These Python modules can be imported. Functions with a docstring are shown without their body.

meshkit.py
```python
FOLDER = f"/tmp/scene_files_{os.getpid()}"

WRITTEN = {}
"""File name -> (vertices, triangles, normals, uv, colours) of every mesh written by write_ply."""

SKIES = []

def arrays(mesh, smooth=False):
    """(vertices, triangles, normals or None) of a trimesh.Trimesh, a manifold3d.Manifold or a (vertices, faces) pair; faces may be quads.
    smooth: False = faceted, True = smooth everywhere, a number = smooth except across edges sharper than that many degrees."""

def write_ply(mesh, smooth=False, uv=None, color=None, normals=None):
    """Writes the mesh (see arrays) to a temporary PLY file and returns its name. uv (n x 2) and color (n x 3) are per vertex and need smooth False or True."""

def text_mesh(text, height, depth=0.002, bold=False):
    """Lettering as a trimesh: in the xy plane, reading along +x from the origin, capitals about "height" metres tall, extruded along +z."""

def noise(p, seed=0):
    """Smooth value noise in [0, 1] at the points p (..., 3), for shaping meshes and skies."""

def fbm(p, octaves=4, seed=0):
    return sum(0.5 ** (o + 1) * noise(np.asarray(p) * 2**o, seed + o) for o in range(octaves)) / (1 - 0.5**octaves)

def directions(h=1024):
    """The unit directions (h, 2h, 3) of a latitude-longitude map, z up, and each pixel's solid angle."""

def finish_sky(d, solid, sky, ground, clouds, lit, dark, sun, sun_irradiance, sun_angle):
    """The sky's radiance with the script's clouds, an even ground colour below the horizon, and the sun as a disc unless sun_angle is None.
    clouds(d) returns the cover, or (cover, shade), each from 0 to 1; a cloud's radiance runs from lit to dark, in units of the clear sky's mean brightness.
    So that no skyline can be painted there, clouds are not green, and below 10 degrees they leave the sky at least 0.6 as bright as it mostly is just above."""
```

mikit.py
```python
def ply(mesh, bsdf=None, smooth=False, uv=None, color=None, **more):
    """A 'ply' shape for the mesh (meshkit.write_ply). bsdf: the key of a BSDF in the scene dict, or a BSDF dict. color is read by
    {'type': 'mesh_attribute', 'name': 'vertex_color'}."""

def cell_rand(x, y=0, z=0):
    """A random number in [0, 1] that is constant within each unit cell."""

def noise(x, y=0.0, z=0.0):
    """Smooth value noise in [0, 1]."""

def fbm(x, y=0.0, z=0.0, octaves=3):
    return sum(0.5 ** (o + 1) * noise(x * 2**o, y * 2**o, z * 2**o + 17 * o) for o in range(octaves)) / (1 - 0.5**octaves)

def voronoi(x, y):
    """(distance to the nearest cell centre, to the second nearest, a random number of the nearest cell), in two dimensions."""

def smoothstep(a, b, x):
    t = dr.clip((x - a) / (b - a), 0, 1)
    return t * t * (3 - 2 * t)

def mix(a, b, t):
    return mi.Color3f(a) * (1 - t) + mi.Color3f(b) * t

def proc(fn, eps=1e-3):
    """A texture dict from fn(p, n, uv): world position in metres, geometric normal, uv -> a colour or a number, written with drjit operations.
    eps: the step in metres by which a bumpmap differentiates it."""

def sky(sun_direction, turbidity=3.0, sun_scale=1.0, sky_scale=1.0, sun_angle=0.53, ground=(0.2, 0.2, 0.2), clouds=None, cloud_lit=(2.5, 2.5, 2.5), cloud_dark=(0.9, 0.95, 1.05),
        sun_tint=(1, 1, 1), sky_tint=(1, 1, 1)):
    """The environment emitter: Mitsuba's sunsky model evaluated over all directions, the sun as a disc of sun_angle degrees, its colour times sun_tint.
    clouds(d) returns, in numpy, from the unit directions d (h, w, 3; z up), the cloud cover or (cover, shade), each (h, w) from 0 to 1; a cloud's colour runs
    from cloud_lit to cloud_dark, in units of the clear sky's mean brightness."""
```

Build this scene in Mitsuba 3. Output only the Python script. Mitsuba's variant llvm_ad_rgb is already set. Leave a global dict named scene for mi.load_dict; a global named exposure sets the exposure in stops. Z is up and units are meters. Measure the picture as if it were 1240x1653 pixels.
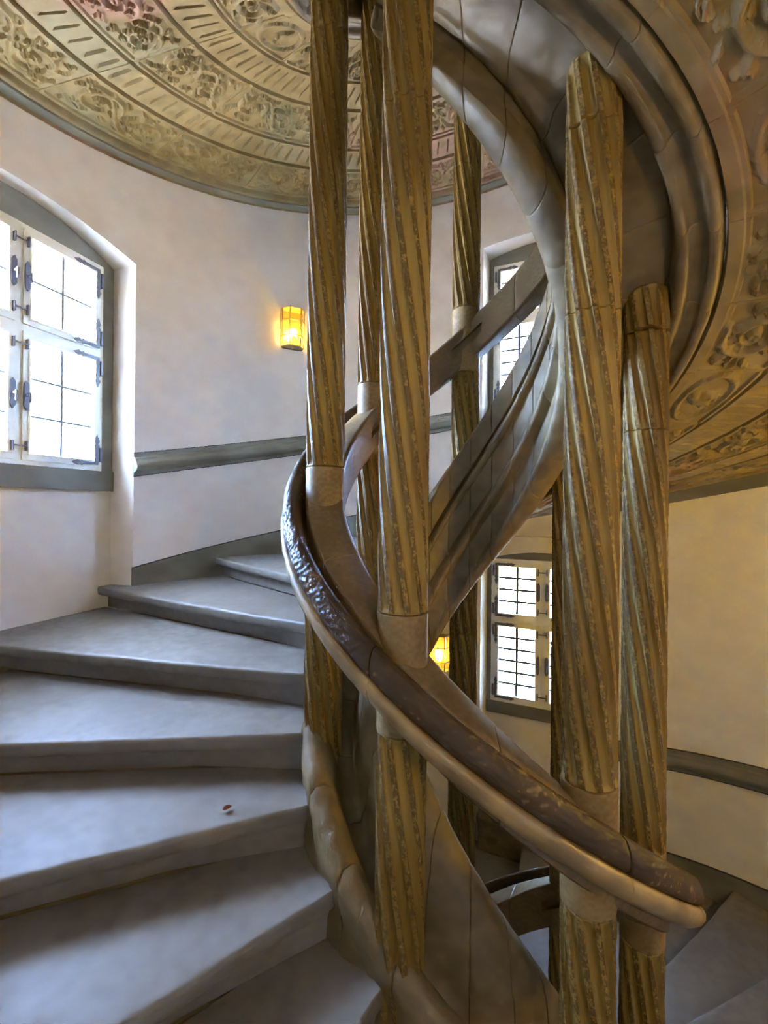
import math, random
import numpy as np, trimesh, shapely.geometry as sg, manifold3d as m3
import drjit as dr, mitsuba as mi
import mikit, meshkit
from mikit import ply, proc, fbm, noise, smoothstep, mix, voronoi
T = mi.ScalarTransform4f
scene, labels = {}, {}

# ------------------------------------------------------------------ measures of the staircase (metres, tower axis = z axis)
ZC = 6.4                                   # height of the camera
CX, CY = -0.4135, -2.065                   # camera beside the axis
FOC, Y0 = 741.15, 815.1                    # focal length and horizon row in pixels of the 1240 x 1653 frame
PITCH, ROLL = 0.0035, -0.0094
H, DL = 0.17, 0.30403                      # rise and angle of one step
S = H / DL                                 # rise per radian
TH0, Z0 = 4.4408, ZC - 1.6687              # angle and height of nosing 0
R = 2.887                                  # inner radius of the tower wall
RN, RC, PH = 0.6738, 0.0819, 3.2685        # ring of columns, column radius, angle of the first column
TURN = 2 * math.pi * S
def znos(th): return Z0 + S * (TH0 - th)   # height of the line of nosings
def thk(k): return TH0 - k * DL            # angle of nosing k
rad = math.radians

# ------------------------------------------------------------------ camera, sky, exposure
def rot():
    a, b = PITCH, ROLL
    Rx = np.array([[1, 0, 0], [0, np.cos(a), -np.sin(a)], [0, np.sin(a), np.cos(a)]])
    Ry = np.array([[np.cos(b), 0, np.sin(b)], [0, 1, 0], [-np.sin(b), 0, np.cos(b)]])
    return Rx @ Ry
_M = rot(); _o = np.array([CX, CY, ZC])
scene['camera'] = {'type': 'perspective', 'fov': math.degrees(2 * math.atan(620 / FOC)), 'fov_axis': 'x', 'near_clip': 0.02, 'far_clip': 200.0,
                   'principal_point_offset_y': (826.5 - Y0) / 1653,
                   'to_world': T().look_at(origin=_o.tolist(), target=(_o + _M @ [0, 1, 0]).tolist(), up=(_M @ [0, 0, 1]).tolist())}
def thin_clouds(d):
    c = meshkit.fbm(d * 3.0 + 5, 4, 3)
    return np.clip(0.20 + 1.2 * (c - 0.45), 0, 0.7), np.clip(1.3 * (c - 0.35), 0, 1)
SKY = 20.0
# the sun stands behind the windowless side of the tower: blue sky through the windows, sunlit ground below them
scene['sky'] = mikit.sky((0.15, -0.75, 0.75), turbidity=3, sun_scale=SKY, sky_scale=3.0 * SKY, sky_tint=(0.80, 1.0, 1.34), ground=(0.24, 0.215, 0.18), clouds=thin_clouds,
                         cloud_lit=(1.25, 1.45, 1.8), cloud_dark=(0.9, 1.1, 1.5))
exposure = 4.7

# ------------------------------------------------------------------ materials
def principled(color, rough=0.7, spec=0.4, bump=None, bump_scale=1.0, eps=2e-3, **kw):
    b = {'type': 'principled', 'base_color': proc(color) if callable(color) else {'type': 'rgb', 'value': list(color)},
         'roughness': proc(rough) if callable(rough) else float(rough), 'specular': spec, **kw}
    if bump:
        b = {'type': 'bumpmap', 'arbitrary': proc(bump, eps), 'scale': float(bump_scale), 'bsdf': b}
    return {'type': 'twosided', 'bsdf': b}

def plaster_c(p, n, uv):
    a = fbm(p.x * 1.6, p.y * 1.6, p.z * 1.6, 2); b = fbm(p.x * 8, p.y * 8, p.z * 8, 2)
    return mix((0.60, 0.565, 0.50), (0.68, 0.65, 0.585), smoothstep(0.25, 0.75, 0.6 * a + 0.4 * b))
def plaster_b(p, n, uv): return fbm(p.x * 7, p.y * 7, p.z * 7, 2)
scene['plaster'] = principled(plaster_c, 0.75, 0.25, plaster_b, 0.010)

def trim_c(p, n, uv):
    a = fbm(p.x * 4, p.y * 4, p.z * 7, 2)
    return mix((0.116, 0.106, 0.068), (0.164, 0.152, 0.104), smoothstep(0.3, 0.7, a))
scene['trim_paint'] = principled(trim_c, 0.55, 0.4)
scene['line_paint'] = principled((0.035, 0.03, 0.028), 0.6, 0.3)

def tread_c(p, n, uv):
    a = fbm(p.x * 2.6, p.y * 2.6, p.z * 2.6, 2); b = fbm(p.x * 26, p.y * 26, p.z * 26, 2); c = noise(p.x * 120, p.y * 120, p.z * 120)
    col = mix((0.096, 0.084, 0.062), (0.134, 0.122, 0.099), smoothstep(0.2, 0.8, 0.6 * a + 0.4 * b))
    return mix(col, (0.10, 0.08, 0.06), smoothstep(0.95, 0.99, c) * 0.5)
def tread_r(p, n, uv): return 0.44 + 0.22 * fbm(p.x * 6, p.y * 6, p.z * 6, 2)
def tread_b(p, n, uv): return noise(p.x * 12, p.y * 12, p.z * 12) * 0.8 + 0.2 * noise(p.x * 60, p.y * 60, p.z * 60)
scene['tread_stone'] = principled(tread_c, tread_r, 0.45, tread_b, 0.0028)

def column_c(p, n, uv):
    # uv.x: phase within one flute (below 0.36 the raised fillet), uv.y: height
    a = fbm(p.x * 5, p.y * 5, p.z * 2, 2); u = uv.x - dr.floor(uv.x)
    b = 0.5 * noise(uv.x * 5, uv.y * 70) + 0.5 * noise(uv.x * 11, uv.y * 190)
    col = mix((0.128, 0.072, 0.014), (0.245, 0.158, 0.038), smoothstep(0.25, 0.75, a))
    fil = smoothstep(0.42, 0.34, u) * smoothstep(-0.02, 0.03, u)
    dirt = fil * smoothstep(0.22, 0.70, b + 0.8 * (a - 0.45))
    col = mix(col, (0.051, 0.027, 0.010), dirt * 0.8)
    chip = smoothstep(0.80, 0.86, noise(p.x * 150, p.y * 150, p.z * 90)) * fil
    return mix(col, (0.315, 0.231, 0.119), chip * 0.35)
def column_b(p, n, uv): return noise(p.x * 25, p.y * 25, p.z * 18) + 0.35 * noise(p.x * 90, p.y * 90, p.z * 90)
scene['column_stone'] = principled(column_c, 0.56, 0.2, column_b, 0.003)

def drum_c(p, n, uv):
    a = fbm(p.x * 7, p.y * 7, p.z * 7, 2); b = noise(p.x * 90, p.y * 90, p.z * 90)
    return mix((0.116, 0.068, 0.022), (0.197, 0.129, 0.049), smoothstep(0.25, 0.75, 0.7 * a + 0.3 * b))
scene['drum_stone'] = principled(drum_c, 0.55, 0.28)
def string_c(p, n, uv):
    a = fbm(p.x * 3.5, p.y * 3.5, p.z * 3.5, 2); b = fbm(p.x * 20, p.y * 20, p.z * 20, 2)
    col = mix((0.080, 0.054, 0.021), (0.142, 0.102, 0.046), smoothstep(0.25, 0.75, 0.6 * a + 0.4 * b))
    st = smoothstep(0.62, 0.75, fbm(p.x * 7 + 9, p.y * 7, p.z * 7, 2))
    return mix(col, (0.055, 0.036, 0.02), st * 0.4)
def string_b(p, n, uv): return noise(p.x * 16, p.y * 16, p.z * 16) + 0.3 * noise(p.x * 70, p.y * 70, p.z * 70)
scene['string_stone'] = principled(string_c, 0.55, 0.35, string_b, 0.006)

def beam_c(p, n, uv):
    a = fbm(p.x * 6, p.y * 6, p.z * 6, 2); b = noise(p.x * 80, p.y * 80, p.z * 80)
    return mix((0.091, 0.056, 0.023), (0.140, 0.091, 0.041), smoothstep(0.25, 0.75, 0.7 * a + 0.3 * b))
scene['beam_stone'] = principled(beam_c, 0.5, 0.4)
def rail_c(p, n, uv):
    a = fbm(p.x * 9, p.y * 9, p.z * 9, 2); b = noise(p.x * 80, p.y * 80, p.z * 80)
    col = mix((0.025, 0.014, 0.007), (0.059, 0.036, 0.017), a)
    w = smoothstep(0.62, 0.78, 0.55 * a + 0.45 * b)
    return mix(col, (0.17, 0.105, 0.045), w * 0.7)
def rail_b(p, n, uv): return noise(p.x * 90, p.y * 90, p.z * 90) + noise(p.x * 22, p.y * 22, p.z * 22)
scene['rail_stone'] = principled(rail_c, 0.46, 0.22, rail_b, 0.006)
def fillet_c(p, n, uv):
    a = fbm(p.x * 9, p.y * 9, p.z * 9, 2)
    return mix((0.133, 0.084, 0.032), (0.238, 0.158, 0.063), smoothstep(0.3, 0.7, a))
scene['fillet_stone'] = principled(fillet_c, 0.45, 0.5)

def ceil_c(p, n, uv):
    a = fbm(p.x * 1.9, p.y * 1.9, p.z * 1.9, 2); b = fbm(p.x * 13, p.y * 13, p.z * 13, 2)
    col = mix((0.122, 0.082, 0.027), (0.180, 0.127, 0.048), smoothstep(0.3, 0.7, 0.5 * a + 0.5 * b))
    red = smoothstep(0.56, 0.66, fbm(p.x * 1.2 + 3.1, p.y * 1.2, p.z * 0.6 + 7, 2)) * smoothstep(0.3, 0.5, b)
    col = mix(col, (0.194, 0.086, 0.061), red * 0.6)
    g = smoothstep(0.58, 0.66, noise(p.x * 2.5 + 11, p.y * 2.5 + 4, p.z))
    return mix(col, (0.137, 0.122, 0.061), g * 0.5)
scene['ceiling_stone'] = principled(ceil_c, 0.7, 0.3)

scene['frame_paint'] = principled((0.74, 0.75, 0.68), 0.45, 0.4)
scene['iron'] = principled((0.085, 0.08, 0.10), 0.45, 0.5)
scene['lead'] = principled((0.07, 0.07, 0.075), 0.5, 0.5)
scene['brass'] = {'type': 'twosided', 'bsdf': {'type': 'principled', 'base_color': {'type': 'rgb', 'value': [0.30, 0.21, 0.09]}, 'metallic': 0.8, 'roughness': 0.4}}
scene['window_glass'] = {'type': 'thindielectric', 'int_ior': 1.5}
scene['old_glass'] = {'type': 'thindielectric', 'int_ior': 1.5, 'specular_transmittance': {'type': 'rgb', 'value': [0.26, 0.30, 0.29]}}
scene['amber_glass'] = {'type': 'thindielectric', 'int_ior': 1.5, 'specular_transmittance': {'type': 'rgb', 'value': [0.97, 0.82, 0.50]}}
scene['socket'] = principled((0.55, 0.42, 0.22), 0.5, 0.4)

# ------------------------------------------------------------------ helpers
def add(key, mesh, bsdf, smooth=False, label=None, cat=None, group=None, kind=None, **kw):
    scene[key] = ply(mesh, bsdf, smooth, **kw)
    tag(key, label, cat, group, kind)
    return key
def tag(key, label=None, cat=None, group=None, kind=None):
    d = {a: b for a, b in (('label', label), ('category', cat), ('group', group), ('kind', kind)) if b}
    if d: labels[key] = d
_count = {}
def num(base):
    n = _count.get(base, 0); _count[base] = n + 1
    return base if n == 0 else f'{base}_{n:03d}'
def box(x0, x1, y0, y1, z0, z1):
    b = trimesh.creation.box([x1 - x0, y1 - y0, z1 - z0]); b.apply_translation([(x0 + x1) / 2, (y0 + y1) / 2, (z0 + z1) / 2]); return b
def cat_(ms): return trimesh.util.concatenate(ms)
def hxyz(r, th, zo):
    r, th, zo = np.broadcast_arrays(np.asarray(r, float), th, zo)
    return np.stack([r * np.cos(th), r * np.sin(th), znos(th) + zo], -1)
def inward(prof, d):
    p = np.asarray(prof); a = np.roll(p, 1, 0); b = np.roll(p, -1, 0)
    t = b - a; t /= np.linalg.norm(t, axis=1, keepdims=True) + 1e-9
    n = np.stack([-t[:, 1], t[:, 0]], 1)
    area = 0.5 * np.sum(p[:, 0] * b[:, 1] - b[:, 0] * p[:, 1])
    return p + n * d * np.sign(area)
def sweep(prof, ta, tb, n, bevel=0.0, rough=0.0, seed=0, freq=14.0, worn=None):
    """Closed section (r, height above the nosing line) carried along the helix from angle ta to tb, ends capped, its rim bevelled at the joints."""
    prof = np.asarray(prof, float)
    ths = np.linspace(ta, tb, n + 1); secs = [prof] * (n + 1)
    if bevel:
        e = bevel / 0.6 * np.sign(tb - ta)
        ths = np.concatenate([[ta], np.linspace(ta + e, tb - e, n - 1), [tb]]); secs = [inward(prof, bevel)] + [prof] * (n - 1) + [inward(prof, bevel)]
    V = np.array([hxyz(s[:, 0], t, s[:, 1]) for s, t in zip(secs, ths)]); m = len(prof)
    if rough:
        d = meshkit.fbm(V * freq + seed, 4, seed) - 0.5
        c = V.mean(1, keepdims=True); u = V - c; u /= np.linalg.norm(u, axis=-1, keepdims=True)
        w = np.ones(len(ths)); w[[0, -1]] = 0.5
        V = V + u * (d * rough * 2 * w[:, None] * (1 if worn is None else worn))[..., None]
    V = V.reshape(-1, 3)
    i, j = np.meshgrid(np.arange(len(ths) - 1), np.arange(m), indexing='ij'); j2 = (j + 1) % m
    q = np.stack([i * m + j, i * m + j2, (i + 1) * m + j2, (i + 1) * m + j], -1).reshape(-1, 4)
    F = np.vstack([q[:, [0, 1, 2]], q[:, [0, 2, 3]]])
    cv, cf = trimesh.creation.triangulate_polygon(sg.Polygon(prof), engine='earcut')
    idx = np.array([np.argmin(np.hypot(*(prof - x).T)) for x in cv]); cf = idx[cf]
    cf = cf[(cf[:, 0] != cf[:, 1]) & (cf[:, 1] != cf[:, 2]) & (cf[:, 0] != cf[:, 2])]
    if np.sum(secs[0][:, 0] * np.roll(secs[0][:, 1], -1) - np.roll(secs[0][:, 0], -1) * secs[0][:, 1]) > 0: cf = cf[:, ::-1]
    F = np.vstack([F, cf, cf[:, ::-1] + (len(ths) - 1) * m])
    mesh = trimesh.Trimesh(V, F, process=False)
    if mesh.volume < 0: mesh.invert()
    return mesh
def arc(cx, cz, r, a0, a1, n):
    a = np.radians(np.linspace(a0, a1, n)); return [(cx + r * np.cos(x), cz + r * np.sin(x)) for x in a]

# ------------------------------------------------------------------ windows: where they stand (the wall is cut for them)
WINDOWS = [  # angle, plane distance, sill top, frame top, transom, half widths (frame, sill, niche at wall), arch spring and apex, niche floor, bars upper and lower
    dict(th=161.5, d=3.0, sill=0.255, sillb=0.10, top=1.855, trans=1.165, hf=0.616, hs=0.715, hn=0.74, spr=1.965, apex=2.135, ispr=1.88, iapex=2.05, zf=-1.25, bars=((2, 2), (2, 3))),
    dict(th=65.3, d=3.0, sill=1.10, sillb=0.96, top=2.62, trans=2.02, hf=0.53, hs=0.575, hn=0.64, spr=2.90, apex=3.06, ispr=2.70, iapex=2.80, zf=-0.3, bars=((2, 4), (2, 6))),
    dict(th=425.3, d=3.0, sill=-2.085, sillb=-2.21, top=-0.55, trans=-1.20, hf=0.53, hs=0.575, hn=0.64, spr=-0.52, apex=-0.42, ispr=-0.56, iapex=-0.47, zf=-3.75, bars=((2, 4), (2, 6))),
]
def arch_pts(half, zb, spr, apex, n=13):
    rise = apex - spr; rr = (half * half + rise * rise) / (2 * rise); a = math.asin(min(1, half / rr))
    return [(-half, zb)] + [(half, zb)] + [(rr * math.sin(t), apex - rr + rr * math.cos(t)) for t in np.linspace(a, -a, n)]
def wmat(th):
    t = rad(th); m = np.eye(4)
    m[:3, 0] = [math.sin(t), -math.cos(t), 0]; m[:3, 1] = [math.cos(t), math.sin(t), 0]; m[2, 3] = ZC
    return m

# ------------------------------------------------------------------ tower wall
ZB, ZT = 0.3, 10.6
wall = m3.Manifold.cylinder(ZT - ZB, R + 0.6, R + 0.6, 192).translate([0, 0, ZB]) - m3.Manifold.cylinder(ZT - ZB + 1, R, R, 256).translate([0, 0, ZB - 0.5])
for w in WINDOWS:
    pts = [(x, 2.4, z) for x, z in arch_pts(w['hn'] + 0.05, w['zf'], w['spr'], w['apex'])] + [(x, w['d'], z) for x, z in arch_pts(w['hs'] + 0.004, w['zf'], w['ispr'] + 0.004, w['iapex'] + 0.004)]
    cut = m3.Manifold.hull_points(np.array(pts)) + m3.Manifold.cube([2 * w['hf'] - 0.04, 1.2, w['top'] - w['sill'] - 0.03]).translate([-w['hf'] + 0.02, w['d'] - 0.05, w['sill'] + 0.01])
    wall = wall - cut.transform(wmat(w['th'])[:3])
add('wall_round', wall, 'plaster', 30, label='curved white plaster wall of the stair tower', kind='structure')
add('floor', trimesh.creation.cylinder(R + 0.5, 0.2, sections=96, transform=trimesh.transformations.translation_matrix([0, 0, ZB])), 'tread_stone', label='stone floor at the foot of the tower', kind='structure')
add('wall_cap', trimesh.creation.cylinder(R + 0.6, 0.2, sections=96, transform=trimesh.transformations.translation_matrix([0, 0, ZT])), 'plaster', label='plain top closing the tower', kind='structure')

# ------------------------------------------------------------------ carved ceiling: one stone under every step
JOINT0 = rad(-55.8)
BANDS = [(0.905, 0.945, 'fillet'), (0.95, 1.235, 'leaf'), (1.26, 1.485, 'slots'), (1.515, 1.905, 'scroll'), (1.935, 2.155, 'slots'), (2.19, 2.60, 'scroll'), (2.65, 2.70, 'bead')]
def splat(A, x, y, r, hgt, dx):
    i0, i1 = int((y - r) / dx), int((y + r) / dx) + 2; j0, j1 = int((x - r) / dx), int((x + r) / dx) + 2
    i0, j0 = max(i0, 0), max(j0, 0); i1, j1 = min(i1, A.shape[0]), min(j1, A.shape[1])
    if i1 <= i0 or j1 <= j0: return
    Y, X = np.mgrid[i0:i1, j0:j1] * dx
    d = ((X - x) ** 2 + (Y - y) ** 2) / (r * r)
    A[i0:i1, j0:j1] = np.maximum(A[i0:i1, j0:j1], hgt * np.sqrt(np.clip(1 - d, 0, 1)))
def stroke(A, pts, r0, r1, hgt, dx):
    pts = np.asarray(pts); seg = np.linalg.norm(np.diff(pts, axis=0), axis=1).sum(); n = max(3, int(seg / (0.5 * min(max(r0, r1), 0.02))))
    t = np.linspace(0, len(pts) - 1, n); i = np.minimum(t.astype(int), len(pts) - 2); f = (t - i)[:, None]
    q = pts[i] * (1 - f) + pts[i + 1] * f
    for (x, y), s in zip(q, np.linspace(0, 1, n)):
        splat(A, x, y, max(r0 + (r1 - r0) * s, 0.6 * dx), hgt, dx)
def leaf(A, x, y, ang, L, rng, dx, hgt):
    for s in (-1, 0, 1):
        for f in ((0.3, 0.6), (0.75,))[s == 0] if s else (0,):
            a = ang + s * 0.75; bx, by = x + L * f * math.cos(ang), y + L * f * math.sin(ang)
            ll = L * (1.0 if s == 0 else 0.55); c = s * 0.5
            pts = [(bx + ll * t * math.cos(a + c * t), by + ll * t * math.sin(a + c * t)) for t in np.linspace(0, 1, 5)]
            stroke(A, pts, 0.16 * L, 0.04 * L, hgt, dx)
def acanthus(A, x, y, ang, L, rng, dx, hgt):
    c = rng.choice([-1, 1]) * rng.uniform(.5, 1.2); rib = [(x + L * t * math.cos(ang + c * t), y + L * t * math.sin(ang + c * t)) for t in np.linspace(0, 1, 8)]
    stroke(A, rib, 0.07 * L, 0.03 * L, hgt, dx)
    for i in range(1, 8):
        d = ang + 1.5 * c * i / 7
        for s in (-1, 1):
            l = L * .38 * math.sin(math.pi * (i + 1) / 9); a = d + s * .85
            stroke(A, [rib[i], (rib[i][0] + .6 * l * math.cos(a), rib[i][1] + .6 * l * math.sin(a)), (rib[i][0] + l * math.cos(a - s * .3), rib[i][1] + l * math.sin(a - s * .3))], 0.055 * L, 0.02 * L, hgt * .85, dx)
def scroll(A, cx, cy, rad_, a0, sgn, rng, dx, hgt, tube):
    pts = []
    for t in np.linspace(0, 1, 40):
        rr = rad_ * (1 - 0.86 * t ** 0.9); a = a0 + sgn * t * 2 * math.pi * 1.65
        pts.append((cx + rr * math.cos(a), cy + rr * math.sin(a)))
    stroke(A, pts, tube, tube * 0.6, hgt, dx)
    for t in np.arange(2, 30, 4.0):
        i = int(t); d = np.subtract(pts[i + 1], pts[i]); a = math.atan2(d[1], d[0])
        acanthus(A, *pts[i], a - sgn * 0.9, rad_ * rng.uniform(0.34, 0.5), rng, dx, hgt * 0.85)
        if t < 18: leaf(A, *pts[i], a + sgn * 0.8, rad_ * rng.uniform(0.2, 0.32), rng, dx, hgt * 0.7)
    for q in range(6):
        a = q * math.pi / 3 + rng.uniform(0, 1); splat(A, cx + 0.13 * rad_ * math.cos(a), cy + 0.13 * rad_ * math.sin(a), 0.11 * rad_, hgt, dx)
def band_relief(kind, W, Hh, seed, dx):
    """Height field of one carved field, W along the stair, Hh across it."""
    rng = np.random.default_rng(seed); A = np.zeros((int(Hh / dx) + 2, int(W / dx) + 2))
    if kind == 'scroll':
        n = max(1, round(W / (Hh * 0.9)))
        for q in range(n):
            cx = W * (q + 0.5) / n + rng.uniform(-.02, .02); sg_ = 1 if q % 2 else -1
            r0 = min(0.46 * W / n, 0.42 * Hh)
            scroll(A, cx, Hh * (0.5 + 0.05 * sg_), r0, math.pi * (0.5 + 0.5 * sg_) + rng.uniform(-.3, .3), sg_, rng, dx, 0.026, 0.014)
        for q in range(2 * n + 2):
            for e in (0.07, 0.93):
                leaf(A, W * (q + 0.5) / (2 * n + 2), Hh * e, (1 if e < .5 else -1) * (math.pi / 2) + rng.uniform(-.9, .9), 0.17 * Hh, rng, dx, 0.02)
        x = np.linspace(0, W, 30); stroke(A, np.stack([x, Hh * (0.5 + 0.40 * np.sin(x / W * math.pi * n + seed))], 1), 0.012, 0.012, 0.022, dx)
    elif kind == 'leaf':
        r0 = 0.42 * min(W, Hh)
        if seed % 3 == 0:      # an oval wreath round a small head in profile
            a = np.linspace(0, 2 * math.pi, 40); stroke(A, np.stack([W / 2 + 0.44 * W * np.cos(a), Hh / 2 + 0.42 * Hh * np.sin(a)], 1), 0.011, 0.011, 0.016, dx)
            for q in range(22):
                b = q * 2 * math.pi / 22; leaf(A, W / 2 + 0.40 * W * math.cos(b), Hh / 2 + 0.38 * Hh * math.sin(b), b + 1.2, 0.13 * Hh, rng, dx, 0.013)
            splat(A, W * .5, Hh * .52, 0.17 * Hh, 0.028, dx); splat(A, W * .47, Hh * .42, 0.12 * Hh, 0.026, dx); splat(A, W * .40, Hh * .50, 0.035 * Hh, 0.03, dx)
            stroke(A, [(W * .42, Hh * .36), (W * .5, Hh * .33), (W * .56, Hh * .26)], 0.05 * Hh, 0.10 * Hh, 0.022, dx)
            for q in range(8): splat(A, W * (.5 + .09 * math.cos(q)), Hh * (.6 + .08 * math.sin(q * 1.7)), 0.05 * Hh, 0.032, dx)
        else:
            sg_ = 1 if seed % 2 else -1
            scroll(A, W * (.5 - .06 * sg_), Hh * (.5 + .07 * sg_), 0.44 * min(W, Hh), 1.2 * sg_, sg_, rng, dx, 0.030, 0.015)
            for q in range(11):
                a = q * 2 * math.pi / 11 + rng.uniform(-.2, .2); bx, by = W * (.5 + .36 * math.cos(a)), Hh * (.5 + .40 * math.sin(a))
                acanthus(A, bx, by, a + rng.uniform(-.9, .9), rng.uniform(.16, .24) * Hh, rng, dx, 0.026)
    return A
def relief_at(A, x, y, dx):
    gx, gy = np.clip(x / dx, 0, A.shape[1] - 1.001), np.clip(y / dx, 0, A.shape[0] - 1.001)
    i, j = gy.astype(int), gx.astype(int); fy, fx = gy - i, gx - j
    return A[i, j] * (1 - fy) * (1 - fx) + A[i + 1, j] * fy * (1 - fx) + A[i, j + 1] * (1 - fy) * fx + A[i + 1, j + 1] * fy * fx
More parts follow.
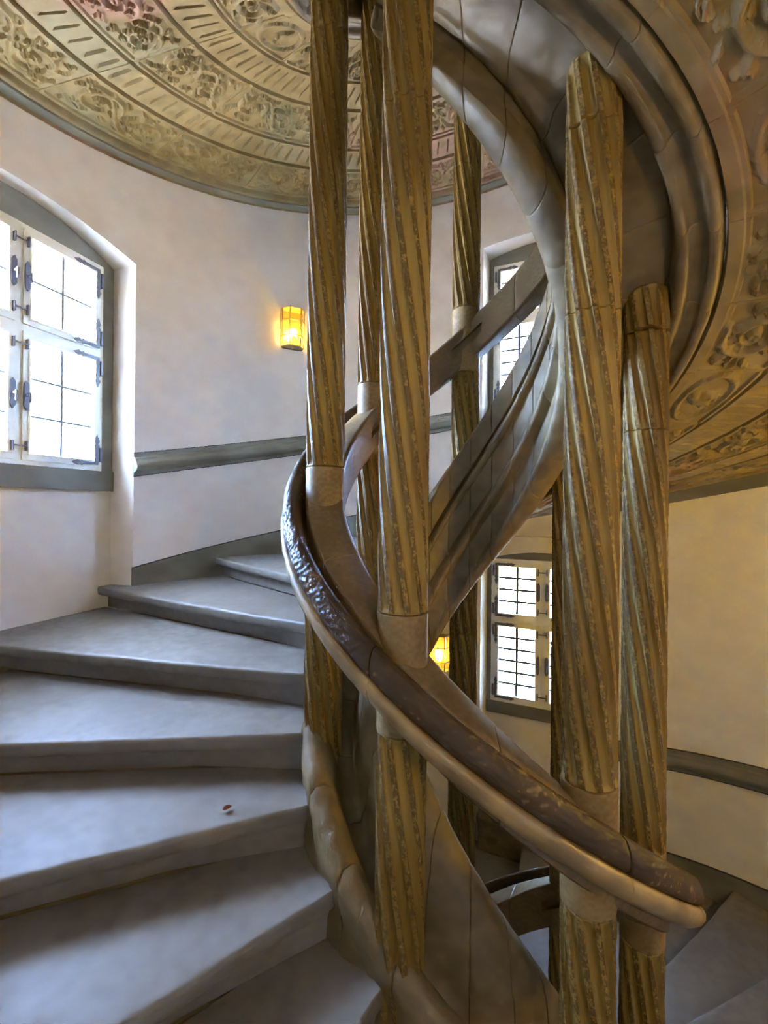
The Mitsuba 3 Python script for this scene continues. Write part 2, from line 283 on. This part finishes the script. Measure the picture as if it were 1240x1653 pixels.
def ceiling_panel(ta, fine, seed):
    tb = ta - DL
    rs = [0.90, 0.9001]
    for a, b, k in BANDS:
        n = (max(4, int((b - a) / (0.006 if a < 1.3 else 0.008))) if fine and k in ('scroll', 'leaf') else 8 if fine else 2)
        rs += [a - 0.008, a - 0.007, a] + list(np.linspace(a, b, n + 1)[1:]) + [b + 0.007, b + 0.008]
    rs = np.unique(np.round(np.array(rs + [R + 0.05]), 5)); rs = rs[(rs >= 0.90)]
    nt = 64 if fine else 5
    s = np.linspace(0, 1, nt + 1)
    if fine: s = np.concatenate([[0, 0.004], s[1:-1], [0.996, 1]])
    Rr, Ss = np.meshgrid(rs, s, indexing='ij'); rel = np.full(Rr.shape, -0.018)      # grooves between the bands lie deep
    rel[Rr > 2.705] = -0.02
    for bi, (a, b, k) in enumerate(BANDS):
        m = (Rr >= a - 1e-6) & (Rr <= b + 1e-6); v = (Rr[m] - a) / (b - a); u = Ss[m]
        if k in ('scroll', 'leaf'):
            W, Hh = 0.5 * (a + b) * DL, b - a; base = np.where((v < 0.05) | (v > 0.95), 0.006, -0.006)
            if fine:
                A = band_relief(k, W - 0.03, Hh * 0.88, seed * 7 + bi, 0.005)
                x, y = u * W - 0.015, v * Hh - 0.06 * Hh
                inside = (x > 0) & (x < W - 0.03) & (y > 0) & (y < Hh * .88)
                base = np.where((x < 0) | (x > W - 0.03), 0.0, base) + np.where(inside, relief_at(A, x, y, 0.005), 0)
            rel[m] = base
        elif k == 'slots':
            n = 7 if a > 1.6 else 6; ph = (u * n) % 1
            rel[m] = np.where((np.abs(ph - 0.5) < 0.09) & (v > 0.2) & (v < 0.82), -0.014, 0.004)
        elif k == 'bead': rel[m] = 0.022 * np.sqrt(np.clip(1 - (2 * v - 1) ** 2, 0, 1))
        else: rel[m] = 0.01
    if fine:
        jn = (Ss < 0.002) | (Ss > 0.998); rel = np.where(jn, rel - 0.006, rel)
        rel += (meshkit.fbm(np.stack([Rr * 12, Ss * 9 * Rr, np.full(Rr.shape, seed * 3.3)], -1), 3, seed) - 0.5) * 0.006
    th = ta + (tb - ta) * Ss
    P = hxyz(Rr, th, -0.24 - rel); nr, ns = Rr.shape
    i, j = np.meshgrid(np.arange(nr - 1), np.arange(ns - 1), indexing='ij'); q = np.stack([i * ns + j, i * ns + j + 1, (i + 1) * ns + j + 1, (i + 1) * ns + j], -1).reshape(-1, 4)
    V = P.reshape(-1, 3); N0 = len(V)
    rim = np.concatenate([np.arange(ns), np.arange(1, nr) * ns + ns - 1, (nr - 1) * ns + np.arange(ns - 2, -1, -1), np.arange(nr - 2, 0, -1) * ns])
    top = hxyz(Rr.reshape(-1)[rim], th.reshape(-1)[rim], -0.216); m = len(rim); a = np.arange(m); b = (a + 1) % m
    sk = np.stack([rim[a], rim[b], N0 + b, N0 + a], -1)
    ti, to = N0 + np.arange(ns), N0 + (ns - 1 + nr - 1) + np.arange(ns)[::-1]
    to = N0 + np.array([np.nonzero(rim == (nr - 1) * ns + c)[0][0] for c in range(ns)])
    tq = np.stack([ti[:-1], to[:-1], to[1:], ti[1:]], -1)
    return V if False else (np.vstack([V, top]), np.vstack([q, sk, tq]))
tag('ceiling', 'carved ochre stone underside of the winding stair, banded with scroll reliefs', kind='structure')
K0, K1 = -38, 19
for n in range(K0, K1):
    ta = JOINT0 - n * DL; a = math.degrees(ta)       # panel runs from ta down to ta - 17.4 degrees
    fine = (-305 < a < -165) or (-105 < a < 85)
    add(num('ceiling__stone'), ceiling_panel(ta, fine, n + 60), 'ceiling_stone', 35 if fine else False)

def helix_band(name, prof, ranges, mat, label, line_at=(), parts='segment', smooth=35):
    tag(name, label, kind='structure')
    for ta, tb in ranges:
        add(num(f'{name}__{parts}'), sweep(prof, rad(ta), rad(tb), max(4, int(abs(tb - ta) / 2.5))), mat, smooth)
        for r, z, hh in line_at:
            add(num(f'{name}__border_line'), sweep([(r, z), (r, z + hh), (R + 0.004, z + hh), (R + 0.004, z)], rad(ta), rad(tb), max(4, int(abs(tb - ta) / 2.5))), 'line_paint')
# cornice where ceiling and wall meet
corn = [(R + .03, -.18), (R + .03, -.205), (R, -.205), (R - .02, -.212), (R - .05, -.226), (R - .09, -.238), (R - .14, -.250), (R - .172, -.256), (R - .178, -.24), (R - .178, -.18)]
helix_band('trim_1', corn, [(640, 525), (525, 410), (410, 295), (295, 180), (180, 65), (65, -50), (-50, -165), (-165, -305)], 'trim_paint', 'grey-green painted cornice where the carved ceiling meets the wall', [(R - .003, -.209, .006)])
def gaps(lo, hi, pad=0.0):
    """The angles between lo and hi that no window niche interrupts at the height the band has there."""
    cuts = sorted((w['th'] - math.degrees(math.asin((w['hn'] + pad) / R)), w['th'] + math.degrees(math.asin((w['hn'] + pad) / R))) for w in WINDOWS)
    out, at = [], lo
    for a, b in cuts:
        if a > lo and b < hi: out.append((a, at)); at = b
    out.append((hi, at)); return [(x, y) for x, y in out if abs(x - y) > 1]
# moulded string course
course = [(R + .01, .836), (R - .008, .836), (R - .010, .868), (R - .018, .872)] + arc(R - .012, .918, .046, 260, 125, 9) + [(R - .034, .962), (R - .030, .978), (R - .012, .986), (R - .008, 1.0), (R - .008, 1.023), (R + .01, 1.023)]
helix_band('trim_2', course, gaps(-60, 640), 'trim_paint', 'grey-green moulded stone string course climbing the wall at hand height', [(R - .010, .833, .006), (R - .010, 1.020, .006)])
# painted skirting
skirt = [(R + .01, -.34), (R - .010, -.34), (R - .010, .104), (R - .006, .110), (R + .01, .110)]
helix_band('baseboard_round', skirt, gaps(-60, 640), 'trim_paint', 'grey-green painted skirting along the steps', [(R - .012, .106, .008)])

# ------------------------------------------------------------------ steps
def rout(th):
    d = math.degrees(th)
    for w in WINDOWS:
        h = math.degrees(math.asin((w['hn']) / R)) + 1.5
        if abs(d - w['th']) < h:
            return (w['d'] + 0.03) / math.cos(th - rad(w['th']))
    return R + 0.015
def step_mesh(k, seed):
    th = thk(k) + (rad(5) if k == -7 else 0); zt = znos(thk(k))
    nose = [(.030, .0005), (.016, 0), (.007, -.003), (.002, -.009), (0, -.018), (.002, -.040), (.006, -.056), (.016, -.064), (.080, -.066), (.082, -.172)]
    rr = np.linspace(0, 1, 26); V = []
    rq = 0.70 + (R + .1 - 0.70) * rr
    W = (meshkit.fbm(np.stack([rq * 2.2, 0 * rq + k * 3.1, 0 * rq], -1), 3, 5) - .5) * 0.022 + (meshkit.fbm(np.stack([rq * 14, 0 * rq + k * 3.1, 0 * rq + 7.0], -1), 2, 6) - .5) * 0.006
    back = np.linspace(0.10, 1.0, 14)
    for t, wob in zip(rr, W):
        row = []
        r0 = 0.70 + (R - 0.70) * t; L = r0 * DL + 0.06
        f_ = min(1.0, (r0 - .70) / .6 + .15); ds = [(d * f_, z) for d, z in nose] + [(.12 * f_, -.172), (.125 * f_ + .02, -.075), (L, -.05), (L, 0.0)] + [(0.03 + (L - 0.03) * f, 0.0) for f in back[::-1][1:]]
        for d, z in ds:
            a = th - d / r0; r = 0.70 + (rout(a) - 0.70) * t
            sag = -0.008 * math.sin(math.pi * t) if d < 0.2 else 0
            a2 = a + (wob / r if d < 0.06 else 0)
            row.append((r * math.cos(a2), r * math.sin(a2), zt + z + (sag * (1 - d / 0.2) if z > -.07 else 0)))
        V.append(row)
    V = np.array(V); n, m = V.shape[:2]
    i, j = np.meshgrid(np.arange(n - 1), np.arange(m), indexing='ij'); j2 = (j + 1) % m
    q = np.stack([i * m + j, i * m + j2, (i + 1) * m + j2, (i + 1) * m + j], -1).reshape(-1, 4)
    F = np.vstack([q[:, [0, 1, 2]], q[:, [0, 2, 3]]])
    mesh = trimesh.Trimesh(V.reshape(-1, 3), F, process=False)
    caps = [[0, c + 1, c] for c in range(1, m - 1)]
    mesh = trimesh.Trimesh(mesh.vertices, np.vstack([F, caps, np.array(caps)[:, ::-1] + (n - 1) * m]), process=False)
    if mesh.volume < 0: mesh.invert()
    return mesh
STEP_LABEL = {
    0: 'stone step under the camera, below the lowest step in the picture',
    1: 'shadowed stone step in the bottom corner beside the newel, lowest one of the near flight',
    2: 'broad stone step just below the step with the dead leaf',
    3: 'stone step bearing the small dead leaf',
    4: 'stone step one above the step with the dead leaf, its front edge level',
    5: 'stone step two above the dead leaf, running into the left window niche',
    6: 'stone step whose front edge ends at the right corner of the left window niche',
    7: 'stone step whose front edge ends at the grey skirting under the string course',
    8: 'stone step behind the handrail, highest one that still shows',
    -7: 'stone step of the lower flight cut by the bottom right corner of the picture',
    -8: 'dim grey stone step of the lower flight right of the columns below the handrail end',
    -9: 'pale lower step, right of the two seen past the newel above the lower handrail',
    -10: 'grey lower step, left of the two seen past the newel above the lower handrail',
    -11: 'blue lit stone step of the lower flight, seen through the newel under the lower handrail',
}
for k in range(-14, 10):
    lab = STEP_LABEL.get(k) or ('stone step of the lower flight out of sight beneath the near flight' if k < 0 else 'stone step of the near flight out of sight behind the newel')
    add(num('stair_step'), step_mesh(k, k), 'tread_stone', 30, label=lab, cat='stair step', group='stone steps of the winding stair')

# ------------------------------------------------------------------ newel: the helical string of stones
string_prof = ([(.745, -.05), (.756, .02), (.762, .06), (.757, .100), (.735, .128), (.700, .130), (.665, .105), (.638, .055), (.620, -.01), (.60, -.05), (.55, -.06), (.525, .0), (.512, .10), (.498, .195), (.478, .215), (.468, .285), (.45, .335), (.42, .366), (.378, .384), (.358, .378), (.352, .36), (.350, .215), (.374, .205), (.376, .188), (.348, .180), (.340, .160), (.340, .135), (.352, .115), (.366, .105), (.368, -.06), (.350, -.075), (.334, -.10), (.330, -.13), (.340, -.155), (.372, -.185), (.378, -.20), (.374, -.255)]
    + arc(.420, -.380, .078, 140, 345, 16) + [(.484, -.335), (.478, -.305), (.462, -.292), (.458, -.245)] + arc(.482, -.205, .030, 205, 350, 8) + [(.530, -.180), (.60, -.172), (.728, -.160), (.742, -.140), (.748, -.150), (.752, -.222)]
    + arc(.775, -.228, .022, 180, 330, 7) + [(.80, -.224), (.815, -.216), (.83, -.218), (.845, -.228)] + arc(.868, -.248, .021, 170, 350, 7) + [(.893, -.232), (.899, -.224), (.899, -.210), (.761, -.207), (.758, -.12)])
curb = np.array([2.6 if r > .61 and z > -.06 else .5 for r, z in string_prof])     # the outer kerb is worn rough
tag('newel_string', 'moulded brown sandstone string spiralling round the open newel', cat='newel string')
for n in range(K0, K1):
    ta = JOINT0 - n * DL; tb = ta - DL
    a = math.degrees(ta)
    near = 150 < a < 330
    add(num('newel_string__stone'), sweep(string_prof, ta, tb, 20 if near else 9, bevel=0.004, rough=0.010 if near else 0.004, seed=n + 50, worn=curb if near else None), 'string_stone', 40)

# balustrade beam between the columns and the rounded handrail on its outer side
beam_prof = [(.598, .87), (.604, .852), (.62, .845), (.735, .845), (.75, .86), (.752, .93), (.752, 1.05), (.742, 1.068), (.70, 1.078), (.615, 1.084), (.600, 1.080), (.595, 1.065)]
rail_prof = [(.752, .992), (.770, .994), (.776, 1.03), (.784, 1.065), (.80, 1.085), (.815, 1.09), (.832, 1.082), (.846, 1.055), (.851, 1.025), (.846, 1.003), (.832, .992), (.80, .984), (.772, .977), (.752, .980)]
fil_prof = [(.752, .905), (.79, .90), (.825, .912), (.845, .930), (.855, .952), (.856, .972), (.848, .988), (.832, .993), (.80, .986), (.772, .976), (.752, .986)]
def solid(t):
    t = trimesh.Trimesh(t.vertices, t.faces, process=False); trimesh.repair.fix_winding(t)
    if t.volume < 0: t.invert()
    return m3.Manifold(m3.Mesh(np.asarray(t.vertices, np.float32), np.asarray(t.faces, np.uint32)))
def SLOT(ta):
    pr = [(.52, .945), (.640, .945), (.645, .975), (.640, 1.005), (.52, 1.005)]
    return solid(sweep(pr, ta - rad(8), ta + rad(8), 10))
tag('balustrade_beam', 'brown sandstone balustrade beam winding between the twisted columns', cat='balustrade')
tag('handrail', 'dark polished stone handrail curling down round the columns', cat='handrail')
COLS = [PH + (m - 0) * 2 * math.pi / 7 for m in range(-4, 9)]
for m in range(-5, 9):
    ta, tb = PH + m * 2 * math.pi / 7, PH + (m + 1) * 2 * math.pi / 7
    half = math.pi / 7     # stones meet midway between two columns; a slot is cut into the inner face at the column
    bm = solid(sweep(beam_prof, ta - half, ta + half, 24, bevel=0.003, rough=0.002, seed=m + 20)) - SLOT(ta)
    add(num('balustrade_beam__stone'), bm, 'beam_stone', 40)
    add(num('handrail__roll'), sweep(rail_prof, ta - .02, tb - .02, 30, bevel=0.004, rough=0.004, seed=m + 40, freq=30), 'rail_stone', 40)
    add(num('handrail__lower_fillet'), sweep(fil_prof, ta - .02, tb - .02, 26, bevel=0.003, rough=0.002, seed=m + 60), 'fillet_stone', 40)

# ------------------------------------------------------------------ twisted columns
NF, TW = 10, -rad(112)
def shaft(cx, cy, z0, z1, phase, ends, seed, rough=0.0015, slope=(False, False)):
    """Fluted and twisted shaft; ends = (low, high): how the flutes run out there."""
    nz = max(6, int((z1 - z0) / 0.022)); zs = np.linspace(z0, z1, nz + 1)
    zs = np.unique(np.concatenate([zs, [z0 + .003, z1 - .003], z0 + np.array([.008, .016, .026, .036]), z1 - np.array([.008, .016, .026, .036])]))
    us = np.array([0, .05, .18, .31, .36, .40, .48, .58, .68, .78, .88, .96]); na = NF * len(us)
    fu = np.append(np.concatenate([f + us for f in range(NF)]), NF); na += 1; ph = fu / NF; u = fu % 1
    dep = np.where(u <= .36, 0, np.sqrt(np.clip(1 - ((u - .68) / .33) ** 2, 0, 1)))
    g = np.ones(len(zs))
    if ends[0]: g *= np.clip((zs - z0 - 0.004) / 0.035, 0, 1) ** 0.5
    if ends[1]: g *= np.clip((z1 - 0.004 - zs) / 0.035, 0, 1) ** 0.5
    rr = RC - 0.0165 * dep[None] * g[:, None]
    rr[[0, -1]] -= 0.004
    A = (ph * 2 * math.pi)[None] + phase + TW * (zs[:, None] - ZC)
    P = np.stack([cx + rr * np.cos(A), cy + rr * np.sin(A), np.broadcast_to(zs[:, None], A.shape)], -1)
    d = (meshkit.fbm(P * 16 + seed, 4, seed) - .5) * 2 * rough + (meshkit.noise(P * 55 + seed, seed) ** 6) * rough * -2.5
    P[..., 0] += d * np.cos(A); P[..., 1] += d * np.sin(A)
    dth = -(A - math.atan2(cy, cx)); lean = (0.5 if slope[1] else 1) * S * RC / RN * np.sin(dth)     # the string rises clockwise
    w = (np.clip(1 - (zs - z0) / 0.25, 0, 1) if slope[0] else 0 * zs) + (np.clip(1 - (z1 - zs) / 0.25, 0, 1) if slope[1] else 0 * zs)
    P[..., 2] += lean * w[:, None]
    V = P.reshape(-1, 3); UV = np.stack([np.broadcast_to(fu[None] + 11.0 * seed, A.shape), np.broadcast_to(zs[:, None], A.shape)], -1).reshape(-1, 2)
    i, j = np.meshgrid(np.arange(len(zs) - 1), np.arange(na), indexing='ij'); j2 = (j + 1) % na
    q = np.stack([i * na + j, i * na + j2, (i + 1) * na + j2, (i + 1) * na + j], -1).reshape(-1, 4)
    F = np.vstack([q[:, [0, 1, 2]], q[:, [0, 2, 3]]])
    V = np.vstack([V, [cx, cy, z0], [cx, cy, z1]]); UV = np.vstack([UV, [.6, z0], [.6, z1]]); c = len(V) - 2; j = np.arange(na)
    top0 = (len(zs) - 1) * na
    F = np.vstack([F, np.stack([(j + 1) % na, j, np.full(na, c)], 1), np.stack([top0 + j, top0 + (j + 1) % na, np.full(na, c + 1)], 1)])
    return (V, F), UV
def drum(cx, cy, z0, z1, seed):
    zs = np.array([z0, z0 + .004, z0 + .05, (z0 + z1) / 2, z1 - .05, z1 - .012, z1 - .004, z1]); na = 64
    a = np.arange(na) * 2 * math.pi / na; rr = np.array([RC - .004, RC, RC, RC, RC, RC + .001, RC, RC - .005])[:, None] + 0 * a
    P = np.stack([cx + rr * np.cos(a), cy + rr * np.sin(a), np.broadcast_to(zs[:, None], rr.shape)], -1)
    d = (meshkit.fbm(P * 14, 3, seed) - .5) * 0.003; P[..., 0] += d * np.cos(a); P[..., 1] += d * np.sin(a)
    i, j = np.meshgrid(np.arange(len(zs) - 1), np.arange(na), indexing='ij'); j2 = (j + 1) % na
    q = np.stack([i * na + j, i * na + j2, (i + 1) * na + j2, (i + 1) * na + j], -1).reshape(-1, 4)
    V = np.vstack([P.reshape(-1, 3), [cx, cy, z0], [cx, cy, z1]]); c = len(V) - 2; j = np.arange(na); t0 = (len(zs) - 1) * na
    F = np.vstack([q[:, [0, 1, 2]], q[:, [0, 2, 3]], np.stack([(j + 1) % na, j, np.full(na, c)], 1), np.stack([t0 + j, t0 + (j + 1) % na, np.full(na, c + 1)], 1)])
    return trimesh.Trimesh(V, F, process=False)
COL_LABEL = {0: 'twisted fluted column standing where the handrail turns, left of the nearest column', 1: 'twisted fluted column in the middle, its base on the handrail beam',
             2: 'broad yellow-lit twisted column at the right, nearest to the camera', 3: 'twisted column right beside the broad yellow-lit one',
             4: 'dark twisted column partly hidden behind the broad yellow-lit one', 5: 'dark twisted column of the lower storey below the moulded string, left of the far window',
             6: 'dark twisted column of the lower storey in the shadow behind the handrail', -1: 'slim twisted column just left behind the middle one', -2: 'dark twisted column beside the upper window, crossed by the slotted beam',
             -3: 'twisted column above the moulded string at the right', -4: 'twisted column of the storey above at the right', 7: 'twisted column of the lowest storey at the left', 8: 'twisted column of the lowest storey at the front'}
rng = np.random.default_rng(4)
for m in range(-4, 7):
    th = PH + m * 2 * math.pi / 7; zn = znos(th); cx, cy = RN * math.cos(th), RN * math.sin(th); phase = rng.uniform(0, 6)
    name = num('twisted_column'); tag(name, COL_LABEL[m], 'column', 'twisted columns of the open newel', 'thing')
    cuts = [zn + 1.18, zn + 1.18 + rng.uniform(.8, 1.05), zn + 1.18 + rng.uniform(1.55, 1.8), zn + TURN - 0.152]
    if m == 0: cuts = [zn + 1.18, zn + 3.03, zn + TURN - .152]
    if m == 1: cuts = [zn + 1.18, zn + 2.80, zn + TURN - .152]
    if m == 2: cuts = [zn + 1.18, zn + 2.62, zn + 3.19, zn + TURN - .152]
    if m == 3: cuts = [zn + 1.18, zn + 2.83, zn + 3.22, zn + TURN - .152]
    for i in range(len(cuts) - 1):
        msh, uv = shaft(cx, cy, cuts[i], cuts[i + 1], phase, (i == 0, i == len(cuts) - 2), m * 5 + i + 30, slope=(False, i == len(cuts) - 2))
        add(num(name + '__shaft'), msh, 'column_stone', True, uv=uv)
    add(name + '__drum', solid(drum(cx, cy, zn + .80, zn + 1.18, m + 30)) - SLOT(th), 'drum_stone', 40)
    msh, uv = shaft(cx, cy, zn - .09, zn + .80, phase + .4, (False, True), m * 5 + 77, 0.004, slope=(True, False)); add(name + '__lower_shaft', msh, 'column_stone', True, uv=uv)

# ------------------------------------------------------------------ windows
def prism(pts, y0, y1, holes=()):
    """A polygon in the window plane (x right, z up) given thickness from y0 to y1."""
    m = trimesh.creation.extrude_polygon(sg.Polygon(pts, holes), y1 - y0, engine='earcut')
    V = m.vertices; m.vertices = np.stack([V[:, 0], y1 - V[:, 2], V[:, 1]], 1); return m
def rect(x0, x1, z0, z1): return [(x0, z0), (x1, z0), (x1, z1), (x0, z1)]
def strap(x, z, sx, sz, lx, lz):
    """A wrought corner strap: two arms with a spear tip each."""
    w = .011
    def arm(L): return [(0, -w), (L * .55, -w), (L * .62, -w * 1.9), (L * .68, -w * .7), (L * .78, -w * 1.8), (L, 0), (L * .78, w * 1.8), (L * .68, w * .7), (L * .62, w * 1.9), (L * .55, w), (0, w)]
    a = sg.Polygon(arm(lx)).union(sg.Polygon([(-b, a_) for a_, b in arm(lz)])).buffer(0).union(sg.box(-w, -w, w, w))
    g = sg.Polygon([(x + sx * p, z + sz * q) for p, q in a.exterior.coords]); return list(g.exterior.coords)
WLAB = ['white casement window in the arched niche at the left', 'casement window half hidden behind the slotted beam, upper storey', 'small-paned white casement window on the lower storey']
for wi, w in enumerate(WINDOWS):
    name = f'window_{wi + 1}'; M4 = wmat(w['th']); d = w['d']; tag(name, WLAB[wi], kind='structure')
    def put(key, mesh, bsdf, smooth=False, **kw):
        mesh = mesh.copy(); mesh.apply_transform(M4); return add(key, mesh, bsdf, smooth, **kw)
    hf, top, sill, tr = w['hf'], w['top'], w['sill'], w['trans']
    put(name + '__surround', prism(arch_pts(w['hs'], sill - .01, w['ispr'], w['iapex']), d - .014, d + .004, [rect(-hf, hf, sill + .004, top)]), 'trim_paint', label='grey-green painted surround')
    put(name + '__sill', box(-w['hs'] - .0, w['hs'], d - .035, d + .09, w['sillb'], sill), 'trim_paint', label='grey-green painted stone sill')
    put(name + '__casing', cat_([prism(rect(-hf, hf, sill, top), d - .02, d + .05, [rect(-hf + .035, -.026, sill + .035, tr - .026), rect(.026, hf - .035, sill + .035, tr - .026), rect(-hf + .035, -.026, tr + .026, top - .035), rect(.026, hf - .035, tr + .026, top - .035)])]), 'frame_paint')
    for ci, (x0, x1, z0, z1) in enumerate([(-hf + .033, -.024, tr + .024, top - .033), (.024, hf - .033, tr + .024, top - .033), (-hf + .033, -.024, sill + .033, tr - .024), (.024, hf - .033, sill + .033, tr - .024)]):
        cs = num(name + '__casement'); fw = .046; gx0, gx1, gz0, gz1 = x0 + fw, x1 - fw, z0 + fw, z1 - fw
        sash = cat_([prism(rect(x0, x1, z0, z1), d - .032, d + .02, [rect(gx0, gx1, gz0, gz1)]), prism(rect(gx0 - .012, gx1 + .012, gz0 - .012, gz1 + .012), d - .040, d - .030, [rect(gx0, gx1, gz0, gz1)])])
        put(cs, sash, 'frame_paint')
        bw = .011 if wi else .008
        nx, nz = w['bars'][0 if ci < 2 else 1]; xs, zs = np.linspace(gx0, gx1, nx + 1), np.linspace(gz0, gz1, nz + 1)
        for a in range(nx):
            for b in range(nz):
                pv = np.array([[xs[a] - .004, d, zs[b] - .004], [xs[a + 1] + .004, d, zs[b] - .004], [xs[a + 1] + .004, d, zs[b + 1] + .004], [xs[a] - .004, d, zs[b + 1] + .004]])
                put(num(cs + '__pane'), trimesh.Trimesh(pv, [[0, 1, 2], [0, 2, 3]], process=False), 'old_glass' if wi == 2 else 'window_glass')
        for x in xs[1:-1]: put(num(cs + '__glazing_bar'), box(x - bw, x + bw, d - .009, d + .009, gz0, gz1), 'lead')
        for z in zs[1:-1]: put(num(cs + '__glazing_bar'), box(gx0, gx1, d - .008, d + .008, z - .8 * bw, z + .8 * bw), 'lead')
        side = -1 if x0 < 0 else 1; ox = x0 + .022 if side < 0 else x1 - .022
        for zz, sz in ((z1 - .022, -1), (z0 + .022, 1)):
            put(num(cs + '__hinge_strap'), prism(strap(ox, zz, -side, sz, .20, .22), d - .043, d - .037), 'iron')
            put(num(cs + '__hinge_pin'), box(ox + side * .022, ox + side * .040, d - .046, d - .028, zz + sz * .07 - .055, zz + sz * .07 + .055), 'iron')
        ix = x1 - .018 if side < 0 else x0 + .018; zm = (z0 + z1) / 2
        put(num(cs + '__latch'), cat_([prism([(ix - .016, zm - .075), (ix, zm - .10), (ix + .016, zm - .075), (ix + .016, zm + .075), (ix, zm + .10), (ix - .016, zm + .075)], d - .046, d - .036), box(ix - .008, ix + .008, d - .075, d - .04, zm - .008, zm + .008), box(ix - side * -.0 - .006, ix + .006 + .0, d - .082, d - .070, zm - .05, zm + .015)]), 'iron')
        if side > 0:
            for zz in (z1 - .09, z0 + .09):
                put(num(cs + '__hook'), cat_([box(-.045, .045, d - .052, d - .046, zz - .005, zz + .005), box(-.047, -.039, d - .055, d - .03, zz - .035, zz + .03), box(.039, .047, d - .055, d - .03, zz - .03, zz + .035)]), 'iron')

lg = m3.Manifold.hull_points(np.array([(x, y, z + (.04 if y > 2.9 else 0) - .05 * (x > 0)) for x in (-.60, -.2, .58) for y in (2.70, 2.76, 3.0) for z in (-3.62, -3.14 - .06 * (y < 2.72))])).refine_to_length(0.05).to_mesh()
lv = lg.vert_properties[:, :3].astype(float); lv = lv + (meshkit.fbm(lv * 9, 3, 2)[:, None] - .5) * 0.05 * np.array([1, 1, 1]); lv = np.c_[lv, np.ones(len(lv))] @ wmat(425.3).T
add('stone_ledge', (lv[:, :3], lg.tri_verts), 'string_stone', 50, label='rough worn stone ledge at the foot of the small-paned lower window', cat='stone ledge')

# ------------------------------------------------------------------ wall lanterns
def prism2(pts, z0, z1):
    m = trimesh.creation.extrude_polygon(sg.Polygon(pts), z1 - z0, engine='earcut'); m.apply_translation([0, 0, z0]); return m
def lantern(px_th, z, power, label, scale=1.0):
    name = num('wall_lantern'); th = rad(px_th); M4 = np.eye(4)
    M4[:3, 0] = [math.sin(th), -math.cos(th), 0]; M4[:3, 1] = [math.cos(th), math.sin(th), 0]; M4[:3, 3] = [0, 0, ZC + z]
    tag(name, label, 'wall lamp', 'brass wall lanterns')
    def put(key, mesh, bsdf, smooth=False, **kw):
        mesh = mesh.copy(); mesh.apply_transform(M4); return add(key, mesh, bsdf, smooth, **kw)
    def P(t): return [(-.11 * t, R - .004), (-.11 * t, R - .055 * t - .01), (-.055 * t, R - .13 * t), (.055 * t, R - .13 * t), (.11 * t, R - .055 * t - .01), (.11 * t, R - .004)]
    levels = [(.195, 1.0), (.075, 1.02), (-.075, 1.02), (-.175, .92)]
    put(name + '__back_plate', box(-.10, .10, R - .006, R + .004, -.185, .195), 'brass')
    rods = []
    def rod(a, b, r=.0055):
        a, b = np.array(a), np.array(b); rods.append(trimesh.creation.cylinder(r, segment=[a, b], sections=6))
    for (za, ta), (zb, tb) in zip(levels[:-1], levels[1:]):
        for (xa, ya), (xb, yb) in zip(P(ta), P(tb)): rod((xa, ya, za), (xb, yb, zb))
    for zz, t in levels:
        p = P(t)
        for a, b in zip(p[:-1], p[1:]): rod((*a, zz), (*b, zz))
    put(name + '__frame', cat_(rods), 'brass')
    for (za, ta), (zb, tb) in zip(levels[:-1], levels[1:]):
        pa, pb = P(ta), P(tb)
        for i in range(5):
            V = np.array([(*pa[i], za), (*pa[i + 1], za), (*pb[i + 1], zb), (*pb[i], zb)])
            put(num(name + '__glass_pane'), trimesh.Trimesh(V, [[0, 1, 2], [0, 2, 3]], process=False), 'amber_glass')
    for zz, t, key in ((.195, 1.0, '__cap'), (-.175, .92, '__tray')):
        put(name + key, prism2(P(t), zz - .003, zz + .003), 'brass')
    put(name + '__socket', cat_([trimesh.creation.cylinder(.020, segment=[[0, R - .065, -.165], [0, R - .065, -.07]], sections=16), box(-.012, .012, R - .07, R, -.178, -.162)]), 'socket', 40)
    bulb = trimesh.creation.icosphere(3, .034); bulb.vertices[:, 2] *= 1.25; bulb.apply_translation([0, R - .065, -.035]); bulb.apply_transform(M4)
    scene[name + '__bulb'] = {**ply(bulb, None, True), 'emitter': {'type': 'area', 'radiance': {'type': 'rgb', 'value': [power, power * .72, power * .15]}}}
LAMP = 17.0
lantern(118.1, 1.75, LAMP * 1.9, 'lit amber glass wall lantern on the white wall right of the left window')
lantern(86.2, -1.56, LAMP, 'lit amber wall lantern of the lower storey, peeping out beside the moulded string')
lantern(282.0, 0.15, LAMP * 3.3, 'lit amber wall lantern on the wall behind the camera')
lantern(347.0, -0.36, LAMP * 7.0, 'lit amber wall lantern further right on the yellow wall')

# ------------------------------------------------------------------ dead leaf on a tread
def tread_point(px, py, k):
    d = rot() @ np.array([(px - 620) / FOC, 1.0, (Y0 - py) / FOC]); t = (znos(thk(k)) - ZC) / d[2]; return np.array([CX, CY, ZC]) + d * t
lp = tread_point(367, 1308, 3) + [0, 0, 0.003]
u = np.linspace(-1, 1, 7); Lv = []
for a in u:
    wdt = 0.012 * (1 - a * a) ** .7
    for b in (-1, 0, 1): Lv.append((0.019 * a, b * wdt, 0.006 * a * a + 0.010 * abs(b) * (1 - a * a)))
Lv = np.array(Lv); Fq = [[i * 3 + j, i * 3 + j + 1, i * 3 + j + 4, i * 3 + j + 3] for i in range(6) for j in range(2)]
Lm = (np.c_[Lv[:, 0] * .7 - Lv[:, 1] * .7, Lv[:, 0] * .7 + Lv[:, 1] * .7, Lv[:, 2]] + lp, Fq)
add('dead_leaf', Lm, principled((0.10, 0.035, 0.02), 0.7, 0.2), label='small curled brown dead leaf lying on a stone step', cat='leaf')
